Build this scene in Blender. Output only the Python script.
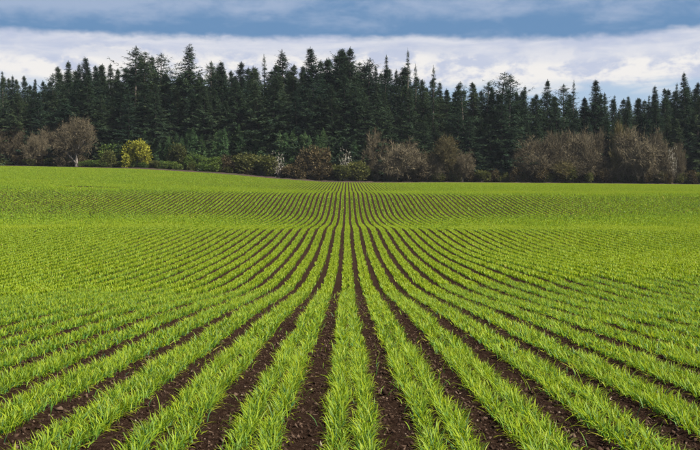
import bpy, math, random
import numpy as np

for o in list(bpy.data.objects):
    bpy.data.objects.remove(o, do_unlink=True)
scene = bpy.context.scene
COL = scene.collection
R = math.radians

# ------------------------------------------------------------------ camera
EYE = 1.62
cam_d = bpy.data.cameras.new('camera')
cam = bpy.data.objects.new('camera', cam_d)
COL.objects.link(cam)
cam_d.sensor_width = 36.0
cam_d.lens = 36.0 * 1000.0 / 700.0            # focal length of 1000 px on a 700 px wide picture
cam_d.clip_end = 9000.0
cam.location = (-0.022, 0.0, EYE)
cam.rotation_euler = (R(90.0) - math.atan(45.0 / 1000.0), 0.0, -math.atan(3.0 / 1000.0))
scene.camera = cam

# ------------------------------------------------------------------ exposure
EXPO = 1.15
vs = scene.view_settings
vs.view_transform = 'Standard'
vs.look = 'None'
vs.exposure = EXPO
vs.gamma = 1.0
vs.use_curve_mapping = False

# ------------------------------------------------------------------ node helper
class NT:
    def __init__(self, tree):
        self.t = tree
        tree.nodes.clear()
    def new(self, kind, **kw):
        n = self.t.nodes.new(kind)
        for k, v in kw.items():
            setattr(n, k, v)
        return n
    def put(self, sock, v):
        if v is None:
            return
        if isinstance(v, bpy.types.NodeSocket):
            self.t.links.new(v, sock)
        elif isinstance(v, (tuple, list)) and len(v) == 3 and sock.type == 'RGBA':
            sock.default_value = (*v, 1.0)
        else:
            sock.default_value = v
    def math(self, op, a, b=None, c=None, clamp=False):
        n = self.new('ShaderNodeMath', operation=op, use_clamp=clamp)
        self.put(n.inputs[0], a); self.put(n.inputs[1], b); self.put(n.inputs[2], c)
        return n.outputs[0]
    def smooth(self, v, a, b, lo=0.0, hi=1.0):
        n = self.new('ShaderNodeMapRange', interpolation_type='SMOOTHSTEP')
        self.put(n.inputs['Value'], v)
        n.inputs['From Min'].default_value = a; n.inputs['From Max'].default_value = b
        n.inputs['To Min'].default_value = lo; n.inputs['To Max'].default_value = hi
        return n.outputs['Result']
    def mix(self, f, a, b, mode='MIX'):
        n = self.new('ShaderNodeMix', data_type='RGBA', blend_type=mode)
        self.put(n.inputs[0], f); self.put(n.inputs[6], a); self.put(n.inputs[7], b)
        return n.outputs[2]
    def comb(self, x, y, z):
        n = self.new('ShaderNodeCombineXYZ')
        self.put(n.inputs[0], x); self.put(n.inputs[1], y); self.put(n.inputs[2], z)
        return n.outputs[0]
    def noise(self, vec, scale, detail=4.0, rough=0.5, dist=0.0):
        n = self.new('ShaderNodeTexNoise')
        self.put(n.inputs['Vector'], vec)
        n.inputs['Scale'].default_value = scale
        n.inputs['Detail'].default_value = detail
        n.inputs['Roughness'].default_value = rough
        n.inputs['Distortion'].default_value = dist
        return n.outputs['Fac']
    def ramp(self, f, stops):
        n = self.new('ShaderNodeValToRGB')
        e = n.color_ramp.elements
        while len(e) > 1:
            e.remove(e[-1])
        e[0].position = stops[0][0]; e[0].color = (*stops[0][1], 1)
        for p, c in stops[1:]:
            k = e.new(p); k.color = (*c, 1)
        self.put(n.inputs[0], f)
        return n.outputs[0]

# ------------------------------------------------------------------ sky
SUN_EL, SUN_AZ = 47.0, 118.0          # azimuth clockwise from the view direction (+Y): behind and to the right
world = bpy.data.worlds.new('World')
scene.world = world
world.use_nodes = True
w = NT(world.node_tree)
sky = w.new('ShaderNodeTexSky', sky_type='NISHITA', sun_disc=False)
sky.sun_elevation = R(SUN_EL)
sky.sun_rotation = R(SUN_AZ)
sky.altitude = 60.0
sky.dust_density = 0.6
tc = w.new('ShaderNodeTexCoord')
sep = w.new('ShaderNodeSeparateXYZ')
w.put(sep.inputs[0], tc.outputs['Generated'])
dx, dy, dz = sep.outputs
hor = w.math('SQRT', w.math('ADD', w.math('MULTIPLY', dx, dx), w.math('MULTIPLY', dy, dy)))
sl = w.math('DIVIDE', dz, w.math('MAXIMUM', hor, 0.02))      # tangent of the elevation
az = w.math('ARCTAN2', dx, dy)
# streaky cloud coordinates (azimuth, elevation)
v_edge = w.comb(w.math('MULTIPLY', az, 7.0), w.math('MULTIPLY', sl, 24.0), 0.3)
v_band = w.comb(w.math('MULTIPLY', az, 11.0), w.math('MULTIPLY', sl, 62.0), 4.1)
v_puff = w.comb(w.math('MULTIPLY', az, 24.0), w.math('MULTIPLY', sl, 44.0), 1.7)
n_edge = w.noise(v_edge, 1.0, 5.0, 0.55)
n_band = w.noise(v_band, 1.0, 6.0, 0.56, 0.4)
n_puff = w.noise(v_puff, 1.0, 8.0, 0.60, 0.25)
n_fine = w.noise(w.comb(w.math('MULTIPLY', az, 60.0), w.math('MULTIPLY', sl, 90.0), 6.6), 1.0, 6.0, 0.6, 0.2)
n_deck = w.noise(w.comb(w.math('MULTIPLY', az, 12.0), w.math('MULTIPLY', sl, 38.0), 8.8), 1.0, 7.0, 0.58, 0.3)
n_wide = w.noise(w.comb(w.math('MULTIPLY', az, 1.6), w.math('MULTIPLY', sl, 3.0), 2.2), 1.0, 2.0, 0.5)
n_dir = w.noise(tc.outputs['Generated'], 2.6, 5.0, 0.55, 0.5)
# clear air low down
clear = w.mix(0.72, w.mix(1.0, sky.outputs[0], (0.075, 0.075, 0.075), 'MULTIPLY'), (0.47, 0.635, 0.86))
# bright cloud bank
e_low = w.math('ADD', sl, w.math('MULTIPLY', w.math('SUBTRACT', n_band, 0.5), 0.05))
bank_m = w.smooth(e_low, 0.080, 0.102)
puff = w.smooth(w.math('ADD', w.math('MULTIPLY', n_puff, 0.72), w.math('MULTIPLY', n_fine, 0.28)), 0.41, 0.56)
grey_hi = w.smooth(w.math('ADD', sl, w.math('MULTIPLY', w.math('SUBTRACT', n_band, 0.5), 0.05)), 0.112, 0.132)
white = w.mix(puff, (0.55, 0.60, 0.745), (0.89, 0.865, 0.845))
grey = w.mix(w.smooth(n_band, 0.36, 0.66), (0.50, 0.56, 0.72), (0.70, 0.72, 0.80))
bank = w.mix(w.math('MULTIPLY', grey_hi, 0.85), white, grey)
lowsky = w.mix(bank_m, clear, bank)
# dark cloud deck with a level far edge
e_up = w.math('ADD', w.math('ADD', sl, w.math('MULTIPLY', w.math('SUBTRACT', n_edge, 0.5), 0.020)), w.math('MULTIPLY', w.math('SUBTRACT', n_fine, 0.5), 0.010))
deck_m = w.smooth(e_up, 0.136, 0.1455)
tone = w.math('ADD', w.math('ADD', w.math('MULTIPLY', w.math('SUBTRACT', n_deck, 0.5), 2.7), w.math('MULTIPLY', w.math('SUBTRACT', n_fine, 0.5), 0.7)),
              w.math('ADD', w.smooth(sl, 0.140, 0.176, 0.12, 0.95), w.math('MULTIPLY', w.math('SUBTRACT', n_wide, 0.5), 1.2)))
tone2 = w.smooth(tone, 0.10, 1.25)
deck_low = w.mix(tone2, (0.145, 0.28, 0.49), (0.345, 0.445, 0.62))
deck_top = w.mix(w.smooth(n_dir, 0.36, 0.64), (0.24, 0.33, 0.53), (0.50, 0.57, 0.72))
deck = w.mix(w.smooth(sl, 0.19, 0.42), deck_low, deck_top)
final = w.mix(deck_m, lowsky, deck)
bg = w.new('ShaderNodeBackground')
w.put(bg.inputs['Color'], final)
bg.inputs['Strength'].default_value = 1.0 / (2.0 ** EXPO)
wo = w.new('ShaderNodeOutputWorld')
w.t.links.new(bg.outputs[0], wo.inputs['Surface'])
world.cycles.sampling_method = 'AUTOMATIC'

# ------------------------------------------------------------------ sun
sun_d = bpy.data.lights.new('sun', 'SUN')
sun_d.energy = 4.8
sun_d.angle = R(0.6)
sun_d.color = (1.0, 0.93, 0.82)
sun = bpy.data.objects.new('sun', sun_d)
COL.objects.link(sun)
import mathutils
sd = mathutils.Vector((math.sin(R(SUN_AZ)) * math.cos(R(SUN_EL)), math.cos(R(SUN_AZ)) * math.cos(R(SUN_EL)), math.sin(R(SUN_EL))))
sun.rotation_euler = sd.to_track_quat('Z', 'Y').to_euler()
sun.location = (40, -60, 60)

# ------------------------------------------------------------------ generic builders
def mesh_tri(name, V, T, tint=None, mats=(), smooth=False):
    """a triangle mesh straight from arrays"""
    V = np.ascontiguousarray(V, dtype=np.float32); T = np.ascontiguousarray(T, dtype=np.int32)
    me = bpy.data.meshes.new(name)
    me.vertices.add(len(V)); me.vertices.foreach_set('co', V.ravel())
    me.loops.add(T.size); me.loops.foreach_set('vertex_index', T.ravel())
    n = T.shape[1]
    me.polygons.add(len(T))
    me.polygons.foreach_set('loop_start', np.arange(0, T.size, n, dtype=np.int32))
    me.polygons.foreach_set('loop_total', np.full(len(T), n, dtype=np.int32))
    if smooth:
        me.polygons.foreach_set('use_smooth', np.ones(len(T), dtype=bool))
    if tint is not None:
        a = me.attributes.new('tint', 'FLOAT_VECTOR', 'POINT')
        a.data.foreach_set('vector', np.ascontiguousarray(tint, dtype=np.float32).ravel())
    for m in mats:
        me.materials.append(m)
    me.update(calc_edges=True)
    return me

def link(name, data, parent=None, loc=None):
    o = bpy.data.objects.new(name, data)
    COL.objects.link(o)
    if parent is not None:
        o.parent = parent
    if loc is not None:
        o.location = loc
    return o

def tag(o, label=None, cat=None, group=None, kind=None):
    if label: o['label'] = label
    if cat: o['category'] = cat
    if group: o['group'] = group
    if kind: o['kind'] = kind
    return o

def material(name):
    m = bpy.data.materials.new(name)
    m.use_nodes = True
    return m, NT(m.node_tree)

def leaf_shader(nt, color, trans_color, trans=0.4, gloss=0.06, rough=0.45):
    d = nt.new('ShaderNodeBsdfDiffuse'); nt.put(d.inputs['Color'], color)
    t = nt.new('ShaderNodeBsdfTranslucent'); nt.put(t.inputs['Color'], trans_color)
    g = nt.new('ShaderNodeBsdfGlossy'); g.inputs['Roughness'].default_value = rough
    nt.put(g.inputs['Color'], (0.9, 0.9, 0.9))
    m1 = nt.new('ShaderNodeMixShader'); m1.inputs[0].default_value = trans
    nt.t.links.new(d.outputs[0], m1.inputs[1]); nt.t.links.new(t.outputs[0], m1.inputs[2])
    m2 = nt.new('ShaderNodeMixShader'); m2.inputs[0].default_value = gloss
    nt.t.links.new(m1.outputs[0], m2.inputs[1]); nt.t.links.new(g.outputs[0], m2.inputs[2])
    o = nt.new('ShaderNodeOutputMaterial')
    nt.t.links.new(m2.outputs[0], o.inputs['Surface'])

# ------------------------------------------------------------------ terrain
PZ = np.array([-40, -10, 3, 6.1, 9.1, 13, 16.7, 20.8, 24.5, 29, 33, 37, 43, 51, 60, 66, 70, 75, 84, 94, 104, 111, 120, 128, 135, 141, 150, 171, 200, 250, 290, 400, 700, 9000.0])
PD = np.array([1.1, 1.3, 1.53, 1.65, 1.83, 2.08, 2.32, 2.62, 2.91, 3.22, 3.41, 3.51, 3.63, 3.70, 3.64, 3.56, 3.51, 3.61, 3.85, 4.00, 4.03, 3.90, 3.38, 2.80, 2.28, 2.02, 1.93, 1.92, 1.45, 0.75, 0.50, 0.2, 0.0, 0.0])
def pchip(x, xp, fp):
    x = np.clip(x, xp[0], xp[-1])
    h = np.diff(xp); d = np.diff(fp) / h
    m = np.zeros_like(fp)
    m[1:-1] = (d[:-1] * h[1:] + d[1:] * h[:-1]) / (h[1:] + h[:-1])
    m[0] = d[0]; m[-1] = d[-1]
    i = np.clip(np.searchsorted(xp, x) - 1, 0, len(h) - 1)
    t = (x - xp[i]) / h[i]
    t2, t3 = t * t, t * t * t
    return ((2 * t3 - 3 * t2 + 1) * fp[i] + (t3 - 2 * t2 + t) * h[i] * m[i]
            + (-2 * t3 + 3 * t2) * fp[i + 1] + (t3 - t2) * h[i] * m[i + 1])
LX = np.array([-9000, -400, -180, -87, -70, -52, -32, -17, -6, 8, 25, 87, 200, 9000.0])
LV = np.array([5.0, 5.0, 4.9, 4.2, 3.95, 3.5, 2.3, 0.95, 0.2, 0.0, 0.0, -0.45, -0.6, -0.6])
ZX = np.array([-100, 95, 120, 160, 200, 250, 330, 9000.0])
ZV = np.array([0, 0, 0.12, 0.40, 0.68, 1.0, 1.15, 1.15])
rng = np.random.default_rng(7)
WAVES = [(rng.uniform(0.02, 0.09), rng.uniform(0, 6.28), rng.uniform(0, 6.28)) for _ in range(9)]
RZ = np.arange(16.0, 66.0, 1.0)
RV = pchip(RZ, np.array([10, 18, 20.8, 24.5, 29, 33, 37, 43, 51, 60, 70.0]), np.array([0, 0, 0.02, 0.15, 0.32, 0.36, 0.32, 0.19, 0.06, 0, 0.0]))
def terrain(x, y):
    x = np.asarray(x, float); y = np.asarray(y, float)
    off = np.clip((np.abs(x) - 2.5) / 14.0, 0, 1.0)
    shift = off * (2.6 * np.sin(x * 0.085 + 0.6) + 1.4 * np.sin(x * 0.21 + 2.0)) * np.clip((y - 40) / 25.0, 0, 1) * np.clip((200 - y) / 40.0, 0, 1)
    z = EYE - pchip(y + shift, PZ, PD)
    rt = np.clip((x - 1.5) / 5.5, 0, 1); rt = rt * rt * (3 - 2 * rt)
    z = z + rt * np.interp(y, RZ, RV)          # gentler swell on the one side
    z = z + np.interp(x, LX, LV) * np.interp(y, ZX, ZV)
    sw = 0.0
    for k, ph, a in WAVES:
        sw = sw + np.sin(k * (x * math.cos(a) + y * math.sin(a)) + ph)
    amp = 0.035 * np.clip((np.abs(x) - 3.0) / 20.0, 0, 1.0)
    return z + sw * amp
def th(x, y):
    return float(terrain(np.array([x]), np.array([y]))[0])

FIELD_END = 250.0
P = 0.60            # distance from one double row to the next
# ------------------------------------------------------------------ soil materials
m_soil, s = material('brown_soil')
geo = s.new('ShaderNodeNewGeometry'); pos = geo.outputs['Position']
n1 = s.noise(pos, 3.0, 6.0, 0.65)
n2 = s.noise(pos, 28.0, 5.0, 0.7)
n3 = s.noise(pos, 0.12, 3.0, 0.5)
c = s.ramp(n2, [(0.30, (0.010, 0.0056, 0.004)), (0.5, (0.032, 0.0190, 0.0128)), (0.68, (0.074, 0.046, 0.031)), (0.8, (0.15, 0.102, 0.068))])
c = s.mix(s.smooth(n1, 0.45, 0.7, 0.0, 0.45), c, (0.040, 0.025, 0.018))
c = s.mix(s.smooth(n3, 0.35, 0.65, 0.0, 0.3), c, (0.018, 0.011, 0.008))
b = s.new('ShaderNodeBsdfPrincipled')
s.put(b.inputs['Base Color'], c); b.inputs['Roughness'].default_value = 0.95
b.inputs['Specular IOR Level'].default_value = 0.0
bump = s.new('ShaderNodeBump'); bump.inputs['Strength'].default_value = 1.0; bump.inputs['Distance'].default_value = 0.06
s.put(bump.inputs['Height'], s.noise(pos, 22.0, 6.0, 0.75))
s.t.links.new(bump.outputs[0], b.inputs['Normal'])
so = s.new('ShaderNodeOutputMaterial'); s.t.links.new(b.outputs[0], so.inputs['Surface'])

m_ground, s = material('woodland_floor')
geo = s.new('ShaderNodeNewGeometry'); pos = geo.outputs['Position']
n1 = s.noise(pos, 0.35, 5.0, 0.6); n2 = s.noise(pos, 4.0, 5.0, 0.65)
c = s.mix(s.smooth(n1, 0.38, 0.6), (0.055, 0.04, 0.032), (0.05, 0.06, 0.026))
c = s.mix(s.smooth(n2, 0.35, 0.7, 0.0, 0.6), c, (0.03, 0.024, 0.018))
b = s.new('ShaderNodeBsdfPrincipled'); s.put(b.inputs['Base Color'], c); b.inputs['Roughness'].default_value = 0.95; b.inputs['Specular IOR Level'].default_value = 0.03
so = s.new('ShaderNodeOutputMaterial'); s.t.links.new(b.outputs[0], so.inputs['Surface'])

m_margin, s = material('dry_margin')
geo = s.new('ShaderNodeNewGeometry'); pos = geo.outputs['Position']
n1 = s.noise(pos, 0.5, 5.0, 0.6); n2 = s.noise(pos, 5.0, 5.0, 0.65)
c = s.mix(s.smooth(n1, 0.38, 0.62), (0.06, 0.038, 0.036), (0.045, 0.042, 0.024))
c = s.mix(s.smooth(n2, 0.35, 0.7, 0.0, 0.6), c, (0.04, 0.028, 0.024))
b = s.new('ShaderNodeBsdfPrincipled'); s.put(b.inputs['Base Color'], c); b.inputs['Roughness'].default_value = 0.95; b.inputs['Specular IOR Level'].default_value = 0.03
so = s.new('ShaderNodeOutputMaterial'); s.t.links.new(b.outputs[0], so.inputs['Surface'])

def grid_mesh(name, xs, ys, zfun, mat, smooth=True):
    X, Y = np.meshgrid(xs, ys)
    Z = zfun(X, Y)
    V = np.stack([X, Y, Z], -1).reshape(-1, 3)
    nx, ny = len(xs), len(ys)
    i = np.arange(nx * ny).reshape(ny, nx)
    F = np.stack([i[:-1, :-1], i[:-1, 1:], i[1:, 1:], i[1:, :-1]], -1).reshape(-1, 4)
    return mesh_tri(name, V, F, mats=(mat,), smooth=smooth)

# wide ground, sunk a little where the field lies on it
def zg(X, Y):
    inside = np.clip((118 - np.abs(X)) / 3.0, 0, 1) * np.clip((FIELD_END - 0.5 - Y) / 3.0, 0, 1) * np.clip((Y + 12) / 3.0, 0, 1)
    return terrain(X, Y) - 0.12 - 0.5 * inside
gx = np.concatenate([-np.geomspace(4200, 130, 22), np.linspace(-121, 121, 60), np.geomspace(130, 4200, 22)])
gy = np.concatenate([-np.geomspace(3500, 30, 16), np.linspace(-20, 340, 120), np.geomspace(350, 6000, 24)])
tag(link('ground', grid_mesh('ground', gx, gy, zg, m_ground)), kind='structure')

# ploughed soil of the field, finer near the viewer, with a shallow bed profile
def zs(X, Y):
    z = terrain(X, Y)
    near = np.clip((34 - Y) / 12.0, 0, 1) * np.clip((15 - np.abs(X)) / 2.0, 0, 1)
    bed = 0.012 * np.cos(2 * np.pi * X / P)
    r = np.random.default_rng(3)
    j = r.normal(0, 0.013, X.shape)
    return z + near * (bed + j)
sx = np.concatenate([np.linspace(-121, -17, 60)[:-1], np.arange(-17, 17.01, 0.075), np.linspace(17, 121, 60)[1:]])
sy = np.concatenate([np.arange(-12, 3, 1.0), np.arange(3, 16, 0.085), np.arange(16, 34, 0.17), np.arange(34, FIELD_END, 1.5), [FIELD_END + 0.6]])
tag(link('field', grid_mesh('field', sx, sy, zs, m_soil)), kind='structure')

# strip of bare dry earth between crop and wood
my = np.array([FIELD_END + 0.2, FIELD_END + 1.6, FIELD_END + 3.0, FIELD_END + 4.6])
def zm(X, Y):
    r = np.random.default_rng(11)
    hgt = np.interp(X[0], [-118, -62, -50, 0, 14, 118], [0.5, 0.6, 1.2, 1.6, 0.7, 0.5])
    return terrain(X, Y) + np.array([-0.10, 0.22, 0.28, -0.13])[:, None] * np.where(np.array([0, 1, 1, 0])[:, None], hgt[None], 1.0) + r.normal(0, 0.04, X.shape)
tag(link('field_margin', grid_mesh('field_margin', np.linspace(-118, 118, 240), my, zm, m_margin)), kind='structure')

# ------------------------------------------------------------------ clods of earth between the rows
def lump():
    v = np.array([(1, 0, 0), (-1, 0, 0), (0, 1, 0), (0, -1, 0), (0, 0, 1), (0, 0, -1)], float)
    f = np.array([(0, 2, 4), (2, 1, 4), (1, 3, 4), (3, 0, 4), (2, 0, 5), (1, 2, 5), (3, 1, 5), (0, 3, 5)])
    return v, f
m_clod, s = material('soil_clod')
at_ = s.new('ShaderNodeAttribute', attribute_name='tint')
sp = s.new('ShaderNodeSeparateXYZ'); s.put(sp.inputs[0], at_.outputs['Vector'])
geo = s.new('ShaderNodeNewGeometry')
c = s.ramp(sp.outputs[0], [(0.0, (0.014, 0.008, 0.0056)), (0.5, (0.040, 0.0245, 0.0165)), (0.85, (0.08, 0.052, 0.036)), (0.99, (0.13, 0.090, 0.062)), (1.0, (0.30, 0.25, 0.18))])
c = s.mix(s.smooth(s.noise(geo.outputs['Position'], 60.0, 4.0, 0.7), 0.35, 0.7, 0.0, 0.5), c, (0.026, 0.0165, 0.0125))
b = s.new('ShaderNodeBsdfPrincipled'); s.put(b.inputs['Base Color'], c); b.inputs['Roughness'].default_value = 0.95; b.inputs['Specular IOR Level'].default_value = 0.03
so = s.new('ShaderNodeOutputMaterial'); s.t.links.new(b.outputs[0], so.inputs['Surface'])
def clods():
    r = np.random.default_rng(21)
    n = 34000
    y = 4.6 + (30 - 4.6) * r.random(n) ** 1.3
    hw = 0.36 * y + 0.9
    x = (r.random(n) * 2 - 1) * hw
    k = np.floor(x / P)
    x = (k + 0.5) * P + r.normal(0, 0.085, n)
    sz = 0.006 + 0.014 * r.random(n) ** 2.2 + 0.008 * (r.random(n) < 0.02)
    v, f = lump()
    m = len(v)
    V = v[None] * (1 + r.normal(0, 0.28, (n, m, 1))) * sz[:, None, None] * (0.7 + 0.7 * r.random((n, 1, 3))) + r.normal(0, 0.16, (n, m, 3)) * sz[:, None, None]
    a = r.random(n) * 6.28
    ca, sa = np.cos(a)[:, None], np.sin(a)[:, None]
    tl = r.normal(0, 0.5, n)[:, None]
    X = V[..., 0] * ca - V[..., 1] * sa; Y = V[..., 0] * sa + V[..., 1] * ca; Zz = V[..., 2] * 0.85 + X * tl
    z = terrain(x, y) + 0.012 * np.cos(2 * np.pi * x / P) + sz * 0.1
    W = np.stack([X + x[:, None], Y + y[:, None], Zz + z[:, None]], -1).reshape(-1, 3)
    F = (f[None] + (np.arange(n) * m)[:, None, None]).reshape(-1, 3)
    t = np.repeat(r.random(n), m)
    me = mesh_tri('soil_clods', W, F, np.stack([t, t, t], -1), (m_clod,))
    tag(link('soil_clods', me), 'loose crumbs and clods of brown earth lying between the grass rows', 'soil', kind='stuff')
clods()

# ------------------------------------------------------------------ grass rows
m_grass, s = material('young_grass')
at_ = s.new('ShaderNodeAttribute', attribute_name='tint')
sp = s.new('ShaderNodeSeparateXYZ'); s.put(sp.inputs[0], at_.outputs['Vector'])
hue, along, _ = sp.outputs
geo = s.new('ShaderNodeNewGeometry')
patch = s.noise(geo.outputs['Position'], 0.09, 3.0, 0.55)
h2 = s.math('ADD', hue, s.math('MULTIPLY', s.math('SUBTRACT', patch, 0.5), 0.35))
c = s.ramp(h2, [(0.0, (0.028, 0.105, 0.050)), (0.3, (0.078, 0.195, 0.030)), (0.62, (0.185, 0.30, 0.013)), (0.86, (0.275, 0.34, 0.015)), (0.95, (0.36, 0.32, 0.06)), (1.0, (0.42, 0.33, 0.12))])
c = s.mix(s.smooth(along, 0.35, 1.0, 0.0, 0.55), c, (0.37, 0.41, 0.018))
tr = s.mix(1.0, c, (1.15, 1.1, 0.45), 'MULTIPLY')
leaf_shader(s, c, tr, 0.42, 0.010, 0.5)

def bed_arrays(k, r):
    """all blades of one double row: list of (verts, tris, tint)"""
    x0 = k * P
    ystart = max(4.2, (abs(x0) - 1.3) / 0.362)
    out = []
    zones = ((4.2, 11.5, 430, 4), (11.5, 28.0, 200, 3), (28.0, 76.0, 66, 2), (76.0, FIELD_END - 0.4, 13.0, 1))
    cut = {11.5: 11.5 + r.uniform(-1, 1), 28.0: 28.0 + r.uniform(-3, 3), 76.0: 80.0 + 6 * math.sin(k * 0.4) + r.uniform(-6, 6)}
    for za, zb, dens, kind in zones:
        za = cut.get(za, za); zb = cut.get(zb, zb)
        a = max(za, ystart)
        if a >= zb:
            continue
        n = int((zb - a) * dens * 2)
        y = a + (zb - a) * r.random(n)
        side = np.where(r.random(n) < 0.5, -1.0, 1.0)
        wob = 0.022 * np.sin(y * 0.23 + k * 1.3) * np.sin(y * 0.071 + k * 0.7) + 0.012 * np.sin(y * 1.7 + k * 2.1 + side) + 0.010 * np.sin(y * 4.3 + k + 2 * side)
        # uneven stand: thin places along the drill row
        vig = 0.5 + 0.5 * np.sin(y * 0.9 + 3.1 * k + side * 1.3) * np.sin(y * 2.3 + 1.7 * k)
        keep = r.random(n) < 0.80 + 0.20 * vig
        if kind == 1 and -44 < x0 < -30:      # thin patches on the far rise
            keep &= ~((np.abs(y - 151 + 0.1 * (x0 + 38)) < np.interp(x0, [-44, -40, -35, -30], [0.6, 2.4, 1.4, 0.4])) & (r.random(n) < 0.9))
        y, side, wob, vig = y[keep], side[keep], wob[keep], vig[keep]
        n = len(y)
        spread = {4: 0.030, 3: 0.032, 2: 0.037, 1: 0.026}[kind]
        row = x0 + side * 0.092 + wob
        x = row + r.normal(0, spread, n)
        if kind >= 3:                          # a few strays in the bare strips
            x = np.where(r.random(n) < 0.012, x + r.uniform(-0.22, 0.22, n), x)
        z = terrain(x, y) - 0.012
        # direction: any, a little more outwards from the row
        ang = r.random(n) * 2 * np.pi
        dxx = np.cos(ang) + 0.35 * np.sign(x - row); dyy = np.sin(ang)
        l = np.hypot(dxx, dyy) + 1e-6; dxx /= l; dyy /= l
        L = (0.092 + 0.078 * r.random(n)) * (0.80 + 0.32 * vig)
        if kind <= 2:
            L = (0.125 + 0.035 * r.random(n)) * (0.9 + 0.15 * vig)
        low = r.random(n) < 0.09
        e0 = np.where(low, R(35), R(64) + R(24) * r.random(n))
        droop = R(15) + R(62) * r.random(n) ** 1.3
        hue = np.clip(r.normal(0.44, 0.24, n), 0, 0.86)
        if kind <= 2:
            dyy = dyy * 1.4; l = np.hypot(dxx, dyy); dxx = dxx / l; dyy = dyy / l
            e0 = R(74) + R(14) * r.random(n); hue = 0.52 + (hue - 0.44) * 0.40; low &= r.random(n) < 0.35
        hue = np.where(low, 0.80 + 0.2 * r.random(n), hue)
        # width axis
        wa = ang + np.pi / 2 + r.normal(0, 0.35, n)
        wx, wy = np.cos(wa), np.sin(wa)
        B = np.stack([x, y, z], -1)
        wid = 0.7 + 0.6 * r.random(n)
        if kind == 4:
            ss = np.array([0, 0.36, 0.72, 1.0]); ww = np.array([0.0026, 0.0037, 0.0029, 0.0])
        elif kind == 3:
            ss = np.array([0, 0.55, 1.0]); ww = np.array([0.0045, 0.0062, 0.0])
        elif kind == 2:
            ss = np.array([0, 0.62, 1.0]); ww = np.array([0.0, 0.0165, 0.0]); droop = droop * 0.7
        else:
            ss = np.array([0, 1.0]); ww = np.array([0.066, 0.0]); droop = droop * 0.4
        pts = [B]
        p = B.copy()
        for i in range(1, len(ss)):
            smid = 0.5 * (ss[i] + ss[i - 1])
            el = e0 - droop * smid ** 1.2 * (1.6 if kind >= 3 else 0.9)
            d = (ss[i] - ss[i - 1]) * L
            p = p + np.stack([dxx * np.cos(el) * d, dyy * np.cos(el) * d, np.sin(el) * d], -1)
            pts.append(p)
        off = lambda i: np.stack([wx * ww[i], wy * ww[i], np.zeros(n)], -1) * wid[:, None]
        if kind == 2:
            verts = [pts[0], pts[1] - off(1), pts[1] + off(1), pts[2]]
            al = [0, 0.62, 0.62, 1.0]
            tri = [(0, 2, 1), (1, 2, 3)]
        else:
            verts, al, tri = [], [], []
            for i in range(len(ss) - 1):
                verts += [pts[i] - off(i), pts[i] + off(i)]; al += [ss[i], ss[i]]
            verts.append(pts[-1]); al.append(1.0)
            for i in range(len(ss) - 2):
                q = 2 * i
                tri += [(q, q + 1, q + 3), (q, q + 3, q + 2)]
            q = 2 * (len(ss) - 2)
            tri.append((q, q + 1, q + 2))
        m = len(verts)
        V = np.stack(verts, 1).reshape(-1, 3)
        T = (np.array(tri)[None] + (np.arange(n) * m)[:, None, None]).reshape(-1, 3)
        tint = np.stack([np.repeat(hue, m), np.tile(np.array(al, float), n), np.zeros(n * m)], -1)
        out.append((V, T, tint))
    return out

def join(lst):
    V, T, C, off = [], [], [], 0
    for v, t, c_ in lst:
        V.append(v); T.append(t + off); C.append(c_); off += len(v)
    return np.concatenate(V), np.concatenate(T), np.concatenate(C)

ONES = ['', 'first', 'second', 'third', 'fourth', 'fifth', 'sixth', 'seventh', 'eighth', 'ninth', 'tenth', 'eleventh', 'twelfth', 'thirteenth',
        'fourteenth', 'fifteenth', 'sixteenth', 'seventeenth', 'eighteenth', 'nineteenth']
TENS = {2: ('twenty', 'twentieth'), 3: ('thirty', 'thirtieth'), 4: ('forty', 'fortieth'), 5: ('fifty', 'fiftieth'), 6: ('sixty', 'sixtieth')}
def ordinal(n):
    if n < 20:
        return ONES[n]
    return TENS[n // 10][1] if n % 10 == 0 else TENS[n // 10][0] + '-' + ONES[n % 10]
NB = 60
NTRI = 0
for k in range(-NB, NB + 1):
    r = np.random.default_rng(1000 + k)
    V, T, C_ = join(bed_arrays(k, r))
    NTRI += len(T)
    base = np.array([k * P, V[:, 1].min(), 0.0]); base[2] = th(base[0], base[1])
    me = mesh_tri('grass_row', V - base, T, C_, (m_grass,))
    o = link('grass_row', me, loc=base)
    if k == 0:
        lab = 'straight middle double row of young green grass pointing at the pale cream blossom'
    else:
        lab = ordinal(abs(k)) + ' double grass row out from the straight middle row, ' + ('towards' if k < 0 else 'away from') + ' the yellow tree'
    tag(o, lab, 'grass row', 'sown grass rows of the field')
lst = []
for k in list(range(-153, -NB)) + list(range(NB + 1, 154)):
    lst += bed_arrays(k, np.random.default_rng(1000 + k))
V, T, C_ = join(lst)
NTRI += len(T)
print('GRASS TRIANGLES', NTRI)
tag(link('outer_grass', mesh_tri('outer_grass', V, T, C_, (m_grass,))), 'merging young grass of the outer field where single rows blur into smooth green', 'grass', kind='stuff')

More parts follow.
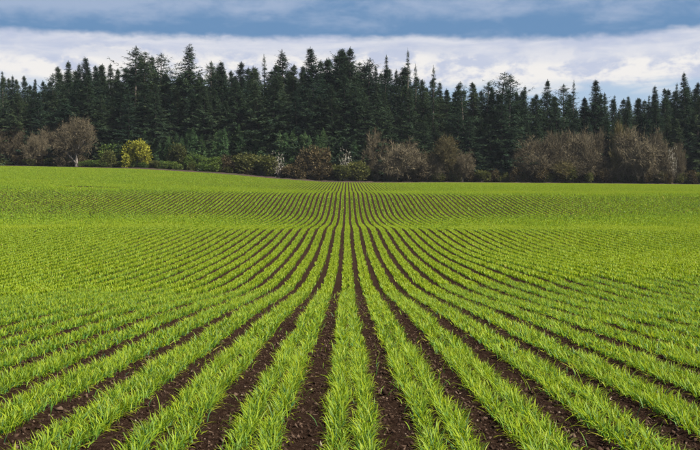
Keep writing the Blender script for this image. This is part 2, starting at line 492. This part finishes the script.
# ------------------------------------------------------------------ tree materials
def foliage_mat(name, stops, trans=0.2, per_obj=0.25, noise_scale=0.5):
    m, s = material(name)
    at_ = s.new('ShaderNodeAttribute', attribute_name='tint')
    sp = s.new('ShaderNodeSeparateXYZ'); s.put(sp.inputs[0], at_.outputs['Vector'])
    oi = s.new('ShaderNodeObjectInfo')
    f = s.math('ADD', sp.outputs[0], s.math('MULTIPLY', s.math('SUBTRACT', oi.outputs['Random'], 0.5), per_obj))
    c = s.ramp(f, stops)
    leaf_shader(s, c, s.mix(1.0, c, (1.1, 1.1, 0.7), 'MULTIPLY'), trans, 0.0, 0.6)
    return m
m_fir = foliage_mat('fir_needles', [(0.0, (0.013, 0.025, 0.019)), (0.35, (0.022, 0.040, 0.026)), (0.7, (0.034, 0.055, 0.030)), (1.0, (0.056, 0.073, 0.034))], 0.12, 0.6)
m_young = foliage_mat('young_fir_needles', [(0.0, (0.034, 0.072, 0.032)), (0.5, (0.066, 0.12, 0.05)), (1.0, (0.11, 0.16, 0.06))], 0.15, 0.4)
m_twig = foliage_mat('bare_twigs', [(0.0, (0.048, 0.040, 0.026)), (0.5, (0.102, 0.085, 0.054)), (1.0, (0.165, 0.14, 0.090))], 0.0, 0.5)
m_twig_green = foliage_mat('budding_twigs', [(0.0, (0.05, 0.042, 0.025)), (0.5, (0.095, 0.082, 0.04)), (1.0, (0.15, 0.13, 0.055))], 0.1, 0.35)
m_olive = foliage_mat('olive_leaves', [(0.0, (0.036, 0.044, 0.018)), (0.5, (0.075, 0.085, 0.028)), (1.0, (0.13, 0.13, 0.045))], 0.25, 0.4)
m_green = foliage_mat('spring_leaves', [(0.0, (0.035, 0.065, 0.018)), (0.5, (0.075, 0.12, 0.028)), (1.0, (0.13, 0.17, 0.04))], 0.25, 0.4)
m_yellow = foliage_mat('yellow_leaves', [(0.0, (0.12, 0.13, 0.022)), (0.5, (0.25, 0.25, 0.034)), (1.0, (0.38, 0.36, 0.06))], 0.25, 0.1)
m_white = foliage_mat('white_blossom', [(0.0, (0.16, 0.15, 0.11)), (0.5, (0.33, 0.31, 0.26)), (1.0, (0.56, 0.54, 0.48))], 0.2, 0.1)
m_brown = foliage_mat('russet_brush', [(0.0, (0.036, 0.029, 0.018)), (0.5, (0.072, 0.057, 0.032)), (1.0, (0.115, 0.09, 0.045))], 0.15, 0.4)
def bark_mat(name, ca, cb):
    m, s = material(name)
    tcn = s.new('ShaderNodeTexCoord')
    n = s.noise(tcn.outputs['Object'], 6.0, 5.0, 0.65)
    b = s.new('ShaderNodeBsdfPrincipled')
    s.put(b.inputs['Base Color'], s.mix(s.smooth(n, 0.35, 0.65), ca, cb)); b.inputs['Roughness'].default_value = 0.9
    o = s.new('ShaderNodeOutputMaterial'); s.t.links.new(b.outputs[0], o.inputs['Surface'])
    return m
m_bark = bark_mat('fir_bark', (0.055, 0.045, 0.036), (0.11, 0.09, 0.075))
m_bark_pale = bark_mat('grey_bark', (0.11, 0.095, 0.08), (0.21, 0.185, 0.16))

# ------------------------------------------------------------------ conifers
def tube(path, radii, n=6):
    """tapered tube along points"""
    path = np.asarray(path, float); m = len(path)
    V = []
    for i in range(m):
        d = path[min(i + 1, m - 1)] - path[max(i - 1, 0)]
        d /= np.linalg.norm(d) + 1e-9
        u = np.cross(d, (0.31, 0.95, 0.02)); u /= np.linalg.norm(u) + 1e-9
        v = np.cross(d, u)
        a = np.arange(n) * 2 * np.pi / n
        V.append(path[i] + radii[i] * (np.cos(a)[:, None] * u + np.sin(a)[:, None] * v))
    V = np.concatenate(V)
    F = []
    for i in range(m - 1):
        for j in range(n):
            a0, a1 = i * n + j, i * n + (j + 1) % n
            F += [(a0, a1, a1 + n), (a0, a1 + n, a0 + n)]
    return V, np.array(F)

def tris_from(p, d, wv, L, W):
    """one slim triangle per row: base at p, tip at p + d*L, base half width along wv"""
    V = np.stack([p - wv * W[:, None], p + wv * W[:, None], p + d * L[:, None]], 1).reshape(-1, 3)
    T = np.arange(len(V)).reshape(-1, 3)
    return V, T

def make_conifer(seed, H, Rm, nb, start, power=0.8, gap=0.0, irregular=0.3, spray=1.0, mat=None, lean=0.0):
    r = np.random.default_rng(seed)
    # trunk
    ts = np.linspace(0, 1, 9)
    bx = lean * H * ts ** 2 + 0.006 * H * np.sin(ts * 5 + seed)
    by = 0.005 * H * np.sin(ts * 4.1 + 2 * seed)
    path = np.stack([bx, by, ts * H], -1)
    rad = 0.0115 * H * (1 - ts) ** 0.8 + 0.012
    tv, tf = tube(path, rad, 7)
    P0, D, Wv, L, W, C = [], [], [], [], [], []
    ga = r.random() * 6.28
    lobes = [(r.random() * 6.28, r.uniform(start, 0.9), r.uniform(0.05, 0.16)) for _ in range(6)]
    u = np.sort(r.random(nb))
    for i in range(nb):
        t = start + (0.992 - start) * u[i] ** 0.92
        if gap > 0 and r.random() < gap * (0.4 + 0.6 * math.sin(t * 37 + seed) ** 2):
            continue
        ga += 2.4 + r.normal(0, 0.5)
        shape = (1 - t) ** power
        low = min(1.0, (t - start) / 0.14 + 0.45)
        ln = Rm * (shape * low * (1 - irregular + 2 * irregular * r.random() ** 1.4) + 0.025)
        for la, lt, lw in lobes:
            if abs(t - lt) < lw and math.cos(ga - la) > 0.5:
                ln *= 1.0 + irregular * 0.9
        up = math.tan(R(-16 + 52 * t ** 1.6 + r.normal(0, 8)))
        sag = 0.22 * (1 - t)
        n = max(4, int(ln / 0.36))
        sp_ = 0.12 + 0.9 * (np.arange(n) + r.random(n)) / n
        bp = np.array([np.interp(t, ts, bx), np.interp(t, ts, by), t * H])
        dr = np.array([math.cos(ga), math.sin(ga), 0.0]); si = np.array([-dr[1], dr[0], 0.0])
        pts = bp + dr * (ln * sp_)[:, None] + np.array([0, 0, 1.0]) * (ln * (up * sp_ - sag * sp_ ** 2 + 0.10 * sp_ ** 3))[:, None]
        for q in range(7):
            sgn = (-1, 1, -1, 1, 0, -1, 1)[q]
            fw = r.uniform(0.25, 1.0, n)
            d = dr * fw[:, None] + si * (sgn * r.uniform(0.35, 1.0, n))[:, None]
            d[:, 2] += r.normal(-0.14, 0.42, n) + 0.35 * max(0, t - 0.75)
            d /= np.linalg.norm(d, axis=1)[:, None]
            wv = np.cross(d, np.array([0, 0, 1.0]) + r.normal(0, 0.9, (n, 3)))
            wv /= np.linalg.norm(wv, axis=1)[:, None] + 1e-9
            size = spray * (0.42 + 0.5 * r.random(n)) * (0.30 + 0.85 * (1 - t) ** 0.8) * (1.12 - 0.35 * sp_)
            P0.append(pts + r.normal(0, 0.13, (n, 3))); D.append(d); Wv.append(wv); L.append(size * 1.15); W.append(size * 0.17)
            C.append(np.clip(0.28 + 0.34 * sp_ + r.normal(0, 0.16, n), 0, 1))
    # leader
    n = 14
    zz = H * (0.965 + 0.045 * r.random(n))
    a = r.random(n) * 6.28
    d = np.stack([np.cos(a) * 0.45, np.sin(a) * 0.45, 0.8 + 0 * a], -1); d /= np.linalg.norm(d, axis=1)[:, None]
    P0.append(np.stack([bx[-1] + 0 * zz, by[-1] + 0 * zz, zz], -1)); D.append(d)
    Wv.append(np.stack([-np.sin(a), np.cos(a), 0 * a], -1)); L.append(0.42 + 0 * a); W.append(0.05 + 0 * a); C.append(0.5 + 0 * a)
    P0, D, Wv, L, W, C = map(np.concatenate, (P0, D, Wv, L, W, C))
    V, T = tris_from(P0, D, Wv, L, W)
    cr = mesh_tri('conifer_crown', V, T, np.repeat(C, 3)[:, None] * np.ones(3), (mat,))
    tk = mesh_tri('conifer_trunk', tv, tf, mats=(m_bark,), smooth=True)
    return tk, cr, H

CON = {
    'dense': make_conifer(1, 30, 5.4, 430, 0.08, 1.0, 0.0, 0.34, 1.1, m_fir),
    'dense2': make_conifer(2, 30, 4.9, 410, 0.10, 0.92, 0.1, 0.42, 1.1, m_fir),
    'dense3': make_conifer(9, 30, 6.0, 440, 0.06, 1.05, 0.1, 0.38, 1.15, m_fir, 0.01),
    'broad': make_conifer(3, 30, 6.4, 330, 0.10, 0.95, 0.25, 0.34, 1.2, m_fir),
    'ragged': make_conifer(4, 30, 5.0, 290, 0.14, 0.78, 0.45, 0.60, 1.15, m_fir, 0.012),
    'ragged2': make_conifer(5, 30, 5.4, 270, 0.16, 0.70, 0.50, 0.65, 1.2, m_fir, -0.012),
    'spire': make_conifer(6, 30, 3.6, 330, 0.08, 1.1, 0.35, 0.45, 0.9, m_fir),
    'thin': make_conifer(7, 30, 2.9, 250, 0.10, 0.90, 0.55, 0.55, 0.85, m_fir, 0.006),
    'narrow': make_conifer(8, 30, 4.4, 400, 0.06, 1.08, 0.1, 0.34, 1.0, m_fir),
    'young': make_conifer(20, 9, 2.3, 130, 0.02, 0.85, 0.0, 0.25, 0.75, m_young),
    'young2': make_conifer(21, 9, 2.0, 130, 0.03, 0.95, 0.05, 0.30, 0.72, m_young),
    'young3': make_conifer(22, 9, 2.6, 140, 0.02, 0.75, 0.05, 0.35, 0.78, m_young),
}
CAMX = cam.location.x
def px(x, Y):                 # sideways place of a thing seen at picture column x (of 700), at distance Y
    return CAMX + (x - 347.0) * Y / 1000.0
rnd = random.Random(5)
def region(x):
    for lim, t in ((60, 'behind the row of leafless trees'), (105, 'behind the big round leafless tree'), (160, 'behind the yellow tree'), (230, 'behind the tall dull olive shrub'),
                   (300, 'behind the large yellow olive bush'), (365, 'behind the russet bushes'), (425, 'behind the purple brown trees'), (515, 'behind the lone leafless tree'),
                   (600, 'behind the long leafless clump'), (660, 'behind the slim mossy tree')):
        if x < lim:
            return t
    return 'behind the small white blossom'

def place(name, data, x, y, height, label, cat, group, wide=1.0, sink=0.12, rot=None, crown='crown', trunk='trunk'):
    tk, cr, H0 = data
    e = link(name, None, loc=(x, y, th(x, y) - 0.12 - sink * min(1.0, height / 10)))
    e.empty_display_size = 0.5
    s = height / H0
    e.scale = (s * wide, s * wide, s)
    e.rotation_euler = (rnd.gauss(0, 0.018), rnd.gauss(0, 0.018), rnd.random() * 6.28 if rot is None else rot)
    link(trunk, tk, e); link(crown, cr, e)
    tag(e, label, cat, group)
    return e

SKY = [(4,72,'spire'),(13,77,'narrow'),(27,77,'dense2'),(36,80,'narrow'),(44,82,'dense'),(53,75,'ragged'),(65,68,'dense2'),(73,63,'dense'),(81,65,'narrow'),(89,59,'dense3'),(97,67,'dense2'),(103,66,'dense'),(110,65,'narrow'),(120,70,'dense'),
 (133,48,'ragged'),(145,53,'ragged2'),(157,55,'ragged'),(168,74,'dense'),(178,78,'dense2'),(189,46,'broad'),(200,74,'narrow'),(210,63,'ragged'),(223,63,'dense3'),(232,72,'dense2'),(239,63,'dense2'),(247,69,'dense'),(256,68,'ragged'),(265,57,'thin'),(273,66,'dense'),(282,52,'broad'),(294,66,'dense'),(304,67,'dense2'),
 (317,49,'dense3'),(326,60,'dense'),(334,52,'ragged'),(343,50,'dense2'),(352,49,'dense'),(360,64,'ragged2'),(368,60,'ragged'),(377,68,'narrow'),(385,57,'spire'),(395,71,'narrow'),(407,51,'thin'),(415,66,'thin'),(423,80,'dense2'),(432,67,'thin'),(440,83,'narrow'),(448,90,'dense'),(457,85,'dense2'),(464,83,'ragged2'),(473,83,'dense'),(482,83,'ragged'),(491,88,'dense2'),(501,74,'ragged2'),(508,76,'ragged'),(516,92,'dense'),(523,87,'narrow'),(534,95,'dense2'),(545,81,'dense'),(556,97,'dense2'),(565,85,'ragged'),(573,82,'thin'),(581,98,'dense'),(588,100,'narrow'),(597,81,'dense2'),(605,94,'narrow'),(615,96,'spire'),(627,97,'narrow'),(637,99,'dense2'),(645,96,'spire'),(654,87,'narrow'),(665,89,'dense'),(674,84,'spire'),(685,74,'narrow'),(697,83,'dense2'),(-8,76,'dense'),(709,82,'dense'),(720,88,'dense2'),(-20,80,'dense3')]
SPECIAL = {189: 'broad tall fir with tiered branches standing alone above its neighbours on the skyline',
           407: 'very thin sparse spire conifer, tallest of the three scraggy spires above the wood',
           415: 'thin scraggy conifer spire close beside the tallest scraggy spire',
           432: 'thin scraggy conifer spire set apart from the other two spires by a gap of sky',
           385: 'slim pointed spruce with a narrow tip rising beside the ragged firs',
           282: 'large fir with a wide pointed crown towering over the young plantation',
           685: 'tall narrow conifer rising highest at the end of the wood beside the white blossom',
           573: 'thin scraggy conifer with a bare looking top above the leafless brown trees'}
LBL = {'dense': 'tall dense dark fir with a full crown',
       'dense2': 'tall dark fir with uneven sides',
       'dense3': 'tall wide based fir with a pointed crown',
       'broad': 'tall broad fir with open tiers',
       'ragged': 'tall ragged fir with gaps between its branches',
       'ragged2': 'tall lopsided fir with a broken looking top',
       'spire': 'tall slim spire shaped conifer',
       'thin': 'thin scraggy conifer with sparse branches',
       'narrow': 'tall narrow pointed conifer'}
GRP = 'conifers of the wood behind the field'
for x, ytop, kind in SKY:
    Y = rnd.uniform(270, 288)
    X = px(x, Y)
    top = EYE + (180.0 - ytop) * Y / 1000.0
    h = top - th(X, Y) + 0.2
    place('conifer', CON[kind], X, Y, h, SPECIAL.get(x, LBL[kind] + ' ' + region(x)), 'tree', GRP, rnd.uniform(1.3, 1.75) if kind not in ('thin', 'spire') else rnd.uniform(1.0, 1.2))
# lower trees in front of and behind the skyline trees
sx_ = np.array([a for a, _, _ in sorted(SKY)]); sy_ = np.array([b_ for _, b_, _ in sorted(SKY)])
def cover(xs, Ya, Yb, da, db, kinds, label_add):
    for x in xs:
        x = x + rnd.uniform(-3, 3)
        loc = max(np.interp(x + d, sx_, sy_) for d in (-6, 0, 6))
        Y = rnd.uniform(Ya, Yb)
        X = px(x, Y)
        top = EYE + (180.0 - (loc + rnd.uniform(da, db))) * Y / 1000.0
        h = top - th(X, Y) + 0.2
        kd = rnd.choice(kinds)
        place('conifer', CON[kd], X, Y, h, label_add[kd] + ' ' + region(x), 'tree', GRP, rnd.uniform(1.45, 2.0))
FRONT = {'dense': 'shorter full crowned fir at the front of the wood', 'dense2': 'shorter uneven fir at the front of the wood',
         'dense3': 'shorter wide based fir at the front of the wood', 'narrow': 'shorter narrow conifer at the front of the wood'}
BACK = {'dense': 'dark fir half hidden deep in the wood', 'dense2': 'uneven dark fir half hidden deep in the wood',
        'dense3': 'wide dark fir half hidden deep in the wood'}
cover(np.arange(-15, 720, 11.5), 262, 268, 10, 38, ['dense', 'dense2', 'dense3', 'narrow'], FRONT)
cover(np.arange(-20, 725, 8.5), 290, 312, 0, 10, ['dense', 'dense2', 'dense3'], BACK)

# shaded understorey between the trunks
for i, x in enumerate(np.arange(-24, 726, 7.5)):
    x = x + rnd.uniform(-2, 2)
    Y = rnd.uniform(276, 300)
    X = px(x, Y)
    kd = ('young3', 'young')[i % 2]
    place('understorey_conifer', CON[kd], X, Y, rnd.uniform(7, 11), 'small shaded fir filling the dark between the trunks ' + region(x), 'tree', 'shaded small firs inside the wood', rnd.uniform(1.1, 1.4))

# young conifers planted in front, between the tall wood and the hedge
for i, x in enumerate(np.arange(104, 372, 4.8)):
    x = x + rnd.uniform(-2, 2)
    Y = rnd.uniform(257.5, 262)
    base = np.interp(x, [100, 150, 220, 300, 350], [137, 133, 129, 127, 135])
    X = px(x, Y)
    h = EYE + (180.0 - (base + rnd.uniform(-3, 9))) * Y / 1000.0 - th(X, Y) + 0.2
    kd = ('young', 'young2', 'young3')[i % 3]
    lb = {'young': 'young bushy green fir planted ' + region(x), 'young2': 'young slim green fir planted ' + region(x),
          'young3': 'young wide green fir planted ' + region(x)}[kd]
    place('young_conifer', CON[kd], X, Y, h, lb, 'tree', 'young firs planted in front of the wood', rnd.uniform(0.85, 1.1))

# ------------------------------------------------------------------ leafless trees
def make_bare(seed, H, Wd, stem_frac=0.16, mats=(None, None), twig_w=0.03, ntw=9):
    """unit tree: crown about Wd wide and H tall"""
    r = np.random.default_rng(seed)
    TV, TF, off = [], [], 0
    segs = []
    def grow(p, d, ln, rad, lev):
        nonlocal off
        n = 4 if lev < 3 else 3
        path = [p]
        q = p.copy(); dd = d.copy()
        for i in range(n):
            dd = dd + r.normal(0, 0.10 + 0.04 * lev, 3); dd[2] += 0.05
            dd /= np.linalg.norm(dd)
            q = q + dd * ln / n
            path.append(q.copy())
        rr = np.linspace(rad, rad * 0.55, n + 1)
        if lev < 3:
            v, f = tube(path, rr, 6 if lev == 0 else 4)
            TV.append(v); TF.append(f + off); off += len(v)
        else:
            segs.append((path, rr))
        if lev >= 5:
            return
        nch = (5, 5, 5, 5, 4)[lev]
        for c_ in range(nch):
            k = n if c_ == 0 else r.integers(1 if lev < 3 else max(1, n // 2), n + 1)
            a = r.random() * 6.28
            ax = np.cross(dd, (0.3, 0.2, 0.9)); ax /= np.linalg.norm(ax) + 1e-9
            ay = np.cross(dd, ax)
            tilt = r.uniform(0.4, 1.25) if c_ else r.uniform(0.05, 0.35)
            nd = dd * math.cos(tilt) + (ax * math.cos(a) + ay * math.sin(a)) * math.sin(tilt)
            grow(path[k], nd, ln * r.uniform(0.58, 0.86) * (1.25 if lev == 0 else 1), rad * 0.5, lev + 1)
    grow(np.zeros(3), np.array([0, 0, 1.0]), H * stem_frac, H * 0.021, 0)
    tv, tf = np.concatenate(TV), np.concatenate(TF)
    A, B_ = [], []
    for path, rr in segs:
        for i in range(len(path) - 1):
            A.append(path[i]); B_.append(path[i + 1])
    A = np.array(A); B_ = np.array(B_)
    # fine end twigs
    m = len(A)
    pick = r.integers(0, m, ntw * 1000)
    s_ = r.random(len(pick))[:, None]
    p2 = A[pick] * (1 - s_) + B_[pick] * s_ + r.normal(0, H * 0.008, (len(pick), 3))
    d2 = (B_ - A)[pick]; d2 /= np.linalg.norm(d2, axis=1)[:, None] + 1e-9
    d2 = d2 + r.normal(0, 0.55, d2.shape); d2[:, 2] += 0.15
    d2 /= np.linalg.norm(d2, axis=1)[:, None]
    A = np.concatenate([A, p2]); B_ = np.concatenate([B_, p2 + d2 * (H * 0.03 * (0.5 + r.random(len(p2))))[:, None]])
    D = B_ - A; L = np.linalg.norm(D, axis=1) + 1e-9; D /= L[:, None]
    wv = np.cross(D, r.normal(0, 1, D.shape)); wv /= np.linalg.norm(wv, axis=1)[:, None] + 1e-9
    V, T = tris_from(A, D, wv, L * 1.1, np.full(len(A), twig_w * H / 14))
    # fit to the wanted size
    hi = max(V[:, 2].max(), tv[:, 2].max())
    rad = np.percentile(np.hypot(V[:, 0], V[:, 1]), 97)
    sc = np.array([Wd / 2 / rad, Wd / 2 / rad, H / hi])
    V *= sc; tv *= sc
    col = np.clip(r.normal(0.5, 0.2, len(A)), 0, 1)
    cr = mesh_tri('bare_crown', V, T, np.repeat(col, 3)[:, None] * np.ones(3), (mats[1],))
    tk = mesh_tri('bare_trunk', tv, tf, mats=(mats[0],), smooth=True)
    return tk, cr, H

BARE = [make_bare(31, 14, 13.0, 0.14, (m_bark_pale, m_twig), 0.020, 11),
        make_bare(32, 14, 11.0, 0.11, (m_bark_pale, m_twig), 0.020, 11),
        make_bare(33, 14, 13.5, 0.09, (m_bark_pale, m_twig), 0.020, 11),
        make_bare(34, 14, 12.0, 0.09, (m_bark_pale, m_twig_green), 0.020, 11)]
def bare(x, ytop, wpx, v, Y, label, rot=None, group='leafless trees at the edge of the wood'):
    X = px(x, Y)
    h = EYE + (180.0 - ytop) * Y / 1000.0 - th(X, Y) + 0.25
    w0 = (13.0, 11.0, 13.5, 12.0)[v]
    wide = (wpx * Y / 1000.0) / (w0 * h / 14.0)
    return place('leafless_tree', BARE[v], X, Y, h, label, 'tree', group, wide, rot=rot)
bare(77, 111, 56, 0, 254.0, 'big round leafless grey brown tree with pale trunk beside the yellow tree', rot=2.2)
LB = 'leafless brown tree in the row next to the big round grey brown tree'
for x, yt, wd, v in ((48, 123, 32, 1), (33, 127, 30, 2), (19, 122, 34, 0), (3, 125, 34, 1), (-14, 122, 36, 2)):
    bare(x, yt, wd, v, rnd.uniform(257, 261), LB)
LM = 'bushy leafless purple brown tree at the foot of the tall scraggy spires'
for x, yt, wd, v in ((394, 134, 52, 2), (376, 123, 26, 1), (372, 146, 36, 0), (414, 146, 40, 1), (388, 156, 36, 1), (404, 158, 34, 2)):
    bare(x, yt, wd, v, rnd.uniform(256, 260), LM if yt < 140 else LM.replace('bushy', 'low bushy'))
LN = 'leafless brown tree standing alone in front of the firs between two leafless clumps'
bare(443, 131, 36, 3, 258, LN); bare(462, 146, 30, 2, 257, LN); bare(432, 154, 28, 1, 256.5, LN)
for x, yt, wd, v in ((530, 131, 38, 1), (553, 124, 44, 0), (570, 121, 46, 2), (590, 130, 44, 1), (545, 148, 44, 2), (574, 149, 44, 0), (604, 148, 36, 2), (608, 130, 34, 0), (632, 121, 42, 1), (648, 130, 46, 2), (664, 143, 40, 0), (638, 150, 40, 1), (524, 150, 30, 0), (536, 157, 34, 1), (560, 157, 36, 3), (586, 158, 34, 2), (612, 158, 34, 1), (628, 160, 34, 3), (652, 156, 36, 2), (670, 160, 26, 1), (541, 138, 22, 1), (583, 127, 20, 0), (601, 122, 20, 1), (617, 142, 22, 2), (655, 123, 22, 1), (677, 137, 20, 0), (516, 142, 20, 1)):
    bare(x, yt, wd, v, rnd.uniform(255.5, 262), ('tall' if yt < 135 else 'low') + ' leafless brown tree in the long leafless clump, ' + ('towards the lone leafless tree' if x < 562 else 'towards the small white blossom' if x > 630 else 'near the slim mossy tree' if x > 595 else 'at its middle'))
bare(619, 116, 24, 3, 259, 'slim mossy green leafless tree within the leafless clump in front of the lower firs')

# ------------------------------------------------------------------ shrubs
def make_shrub(seed, H, Wd, nl, leaf, mat, twigs=0.0):
    r = np.random.default_rng(seed)
    lob = []
    for i in range(9):
        a = r.random() * 6.28; q = r.random() ** 0.5 * 0.62
        lob.append((math.cos(a) * q, math.sin(a) * q, r.uniform(0.25, 0.72), r.uniform(0.22, 0.40)))
    lob.append((0, 0, 0.62, 0.36))
    lob = np.array(lob)
    k = r.integers(0, len(lob), nl)
    d = r.normal(0, 1, (nl, 3)); d /= np.linalg.norm(d, axis=1)[:, None]
    rad = lob[k, 3] * (0.45 + 0.6 * r.random(nl) ** 0.5)
    p = lob[k, :3] + d * rad[:, None]
    p[:, 2] = np.abs(p[:, 2])
    p = p * np.array([Wd / 2, Wd / 2, H])
    dd = d + r.normal(0, 0.7, d.shape); dd[:, 2] += 0.3
    dd /= np.linalg.norm(dd, axis=1)[:, None]
    wv = np.cross(dd, r.normal(0, 1, dd.shape)); wv /= np.linalg.norm(wv, axis=1)[:, None] + 1e-9
    L = leaf * (0.6 + 0.8 * r.random(nl))
    V, T = tris_from(p, dd, wv, L, L * 0.30)
    col = np.clip(r.normal(0.5, 0.2, nl) + (r.random(len(lob))[k] - 0.5) * 0.4, 0, 1)
    V[:, 2] = np.maximum(V[:, 2], 0.0)
    zmax = V[:, 2].max(); V[:, 2] *= H / zmax
    cr = mesh_tri('shrub_foliage', V, T, np.repeat(col, 3)[:, None] * np.ones(3), (mat,))
    TV, TF, off = [], [], 0
    for l in lob:
        e = l[:3] * np.array([Wd / 2, Wd / 2, H * 0.9])
        path = [np.zeros(3) + np.array([l[0], l[1], -0.02]) * 0.25, e * np.array([0.45, 0.45, 0.5]), e]
        v, f = tube(path, [0.02 * H, 0.012 * H, 0.004 * H], 5)
        TV.append(v); TF.append(f + off); off += len(v)
    tk = mesh_tri('shrub_stems', np.concatenate(TV), np.concatenate(TF), mats=(m_bark,), smooth=True)
    return tk, cr, H
SH = {'olive': make_shrub(41, 5, 6, 3600, 0.34, m_olive), 'green': make_shrub(42, 5, 6, 3600, 0.34, m_green),
      'brown': make_shrub(43, 5, 6, 4200, 0.32, m_brown), 'brown2': make_shrub(44, 5, 6, 4200, 0.30, m_brown),
      'olive2': make_shrub(45, 5, 5.5, 3600, 0.32, m_olive), 'yellow': make_shrub(46, 5, 5, 3600, 0.30, m_yellow),
      'white': make_shrub(47, 5, 5, 420, 0.24, m_white), 'green2': make_shrub(48, 5, 7, 3200, 0.32, m_green)}
def shrub(x, ytop, wpx, kind, Y, label, cat='shrub', group=None, name='shrub'):
    X = px(x, Y)
    h = EYE + (180.0 - ytop) * Y / 1000.0 - th(X, Y) + 0.2
    w0 = {'olive2': 5.5, 'yellow': 5.0, 'white': 5.0, 'green2': 7.0}.get(kind, 6.0)
    return place(name, SH[kind], X, Y, h, label, cat, group, 1.22 * (wpx * Y / 1000.0) / (w0 * h / 5.0), crown='foliage', trunk='stems')
shrub(136, 138, 28, 'yellow', 254.6, 'bright yellow small round tree in new leaf at the field edge', 'tree', name='yellow_tree')
shrub(115, 141, 28, 'green', 259.0, 'tall olive green leafy shrub right beside the bright yellow tree')
shrub(108, 149, 22, 'olive', 255.8, 'small olive shrub between the big leafless tree and the yellow tree')
shrub(179, 141, 24, 'olive', 256.4, 'tall dull olive shrub in front of the young firs, near the yellow tree')
shrub(196, 151, 24, 'green2', 255.8, 'low fresh green bush beside the tall dull olive shrub')
shrub(212, 156, 26, 'green', 255.6, 'low green bush at the start of the brown hedge')
shrub(226, 154, 24, 'brown', 255.2, 'low brown bush at the start of the brown hedge')
shrub(241, 151, 30, 'olive2', 256.0, 'upright pale olive shrub in the hedge before the plantation')
shrub(263, 153, 36, 'olive', 254.9, 'large rounded yellow olive bush in the hedge beside the white blossom')
shrub(279, 150, 13, 'white', 252.6, 'slender white blossoming shrub beside the large rounded yellow olive bush', group='white blossoming shrubs')
shrub(305, 144, 32, 'brown', 256.0, 'tall russet brown bush in the hedge before the plantation')
shrub(323, 146, 24, 'brown2', 256.5, 'tall narrow russet bush next to the pale blossoming shrub')
shrub(346, 146, 13, 'white', 254.0, 'pale cream blossoming shrub standing straight beyond the middle grass row', group='white blossoming shrubs')
shrub(340, 163, 32, 'olive', 254.6, 'low olive brown bush under the pale cream blossoming shrub')
shrub(359, 160, 28, 'olive2', 254.8, 'low olive brown bush at the end of the hedge by the purple brown trees')
shrub(292, 163, 30, 'brown2', 254.4, 'low brown bush at the foot of the tall russet bush')
shrub(318, 165, 30, 'brown', 254.2, 'low brown bush at the foot of the tall narrow russet bush')
shrub(246, 164, 26, 'brown', 254.3, 'low brown bush in front of the upright pale olive shrub')
shrub(672, 144, 9, 'white', 255.6, 'small white blossoming shrub in front of the tall narrow conifers', group='white blossoming shrubs')
HL = 'low green hedge bush along the field edge below the yellow tree and plantation'
for i, x in enumerate(np.arange(86, 236, 9.5)):
    yt = np.interp(x, [80, 140, 190, 236], [160.5, 160.5, 161.5, 165])
    shrub(x + rnd.uniform(-2, 2), yt + rnd.uniform(-1.5, 1.5), 16, ('green2', 'green', 'green2', 'olive')[i % 4], rnd.uniform(254.2, 255.0), HL, group='low hedge bushes along the field edge')
for i, x in enumerate(np.concatenate([np.arange(-6, 84, 11), np.arange(372, 706, 11)])):
    kd = ('brown', 'olive', 'brown2', 'olive2')[i % 4]
    yt = (158 if x < 90 else 169) + rnd.uniform(-3, 4)
    shrub(x + rnd.uniform(-4, 4), yt, 18, kd, rnd.uniform(255.4, 258), 'low ' + ('brown' if 'brown' in kd else 'olive') + ' scrub bush at the foot of the wood ' + region(x).replace('behind', 'near'), group='scrub bushes at the foot of the wood')

# ------------------------------------------------------------------ thin spring haze
hv = np.array([(x, y, z) for z in (-9.0, 48.0) for x, y in ((-4300, -3600), (4300, -3600), (4300, 6100), (-4300, 6100))], float)
hf = np.array([(0, 3, 2, 1), (4, 5, 6, 7), (0, 1, 5, 4), (1, 2, 6, 5), (2, 3, 7, 6), (3, 0, 4, 7)])
m_haze, s = material('thin_haze')
pv = s.new('ShaderNodeVolumePrincipled')
pv.inputs['Color'].default_value = (0.80, 0.88, 1.0, 1.0)
pv.inputs['Density'].default_value = 0.00006
so = s.new('ShaderNodeOutputMaterial'); s.t.links.new(pv.outputs[0], so.inputs['Volume'])
tag(link('haze', mesh_tri('haze', hv, hf, mats=(m_haze,))), 'thin pale blue haze in the air over the field', 'haze', kind='stuff')
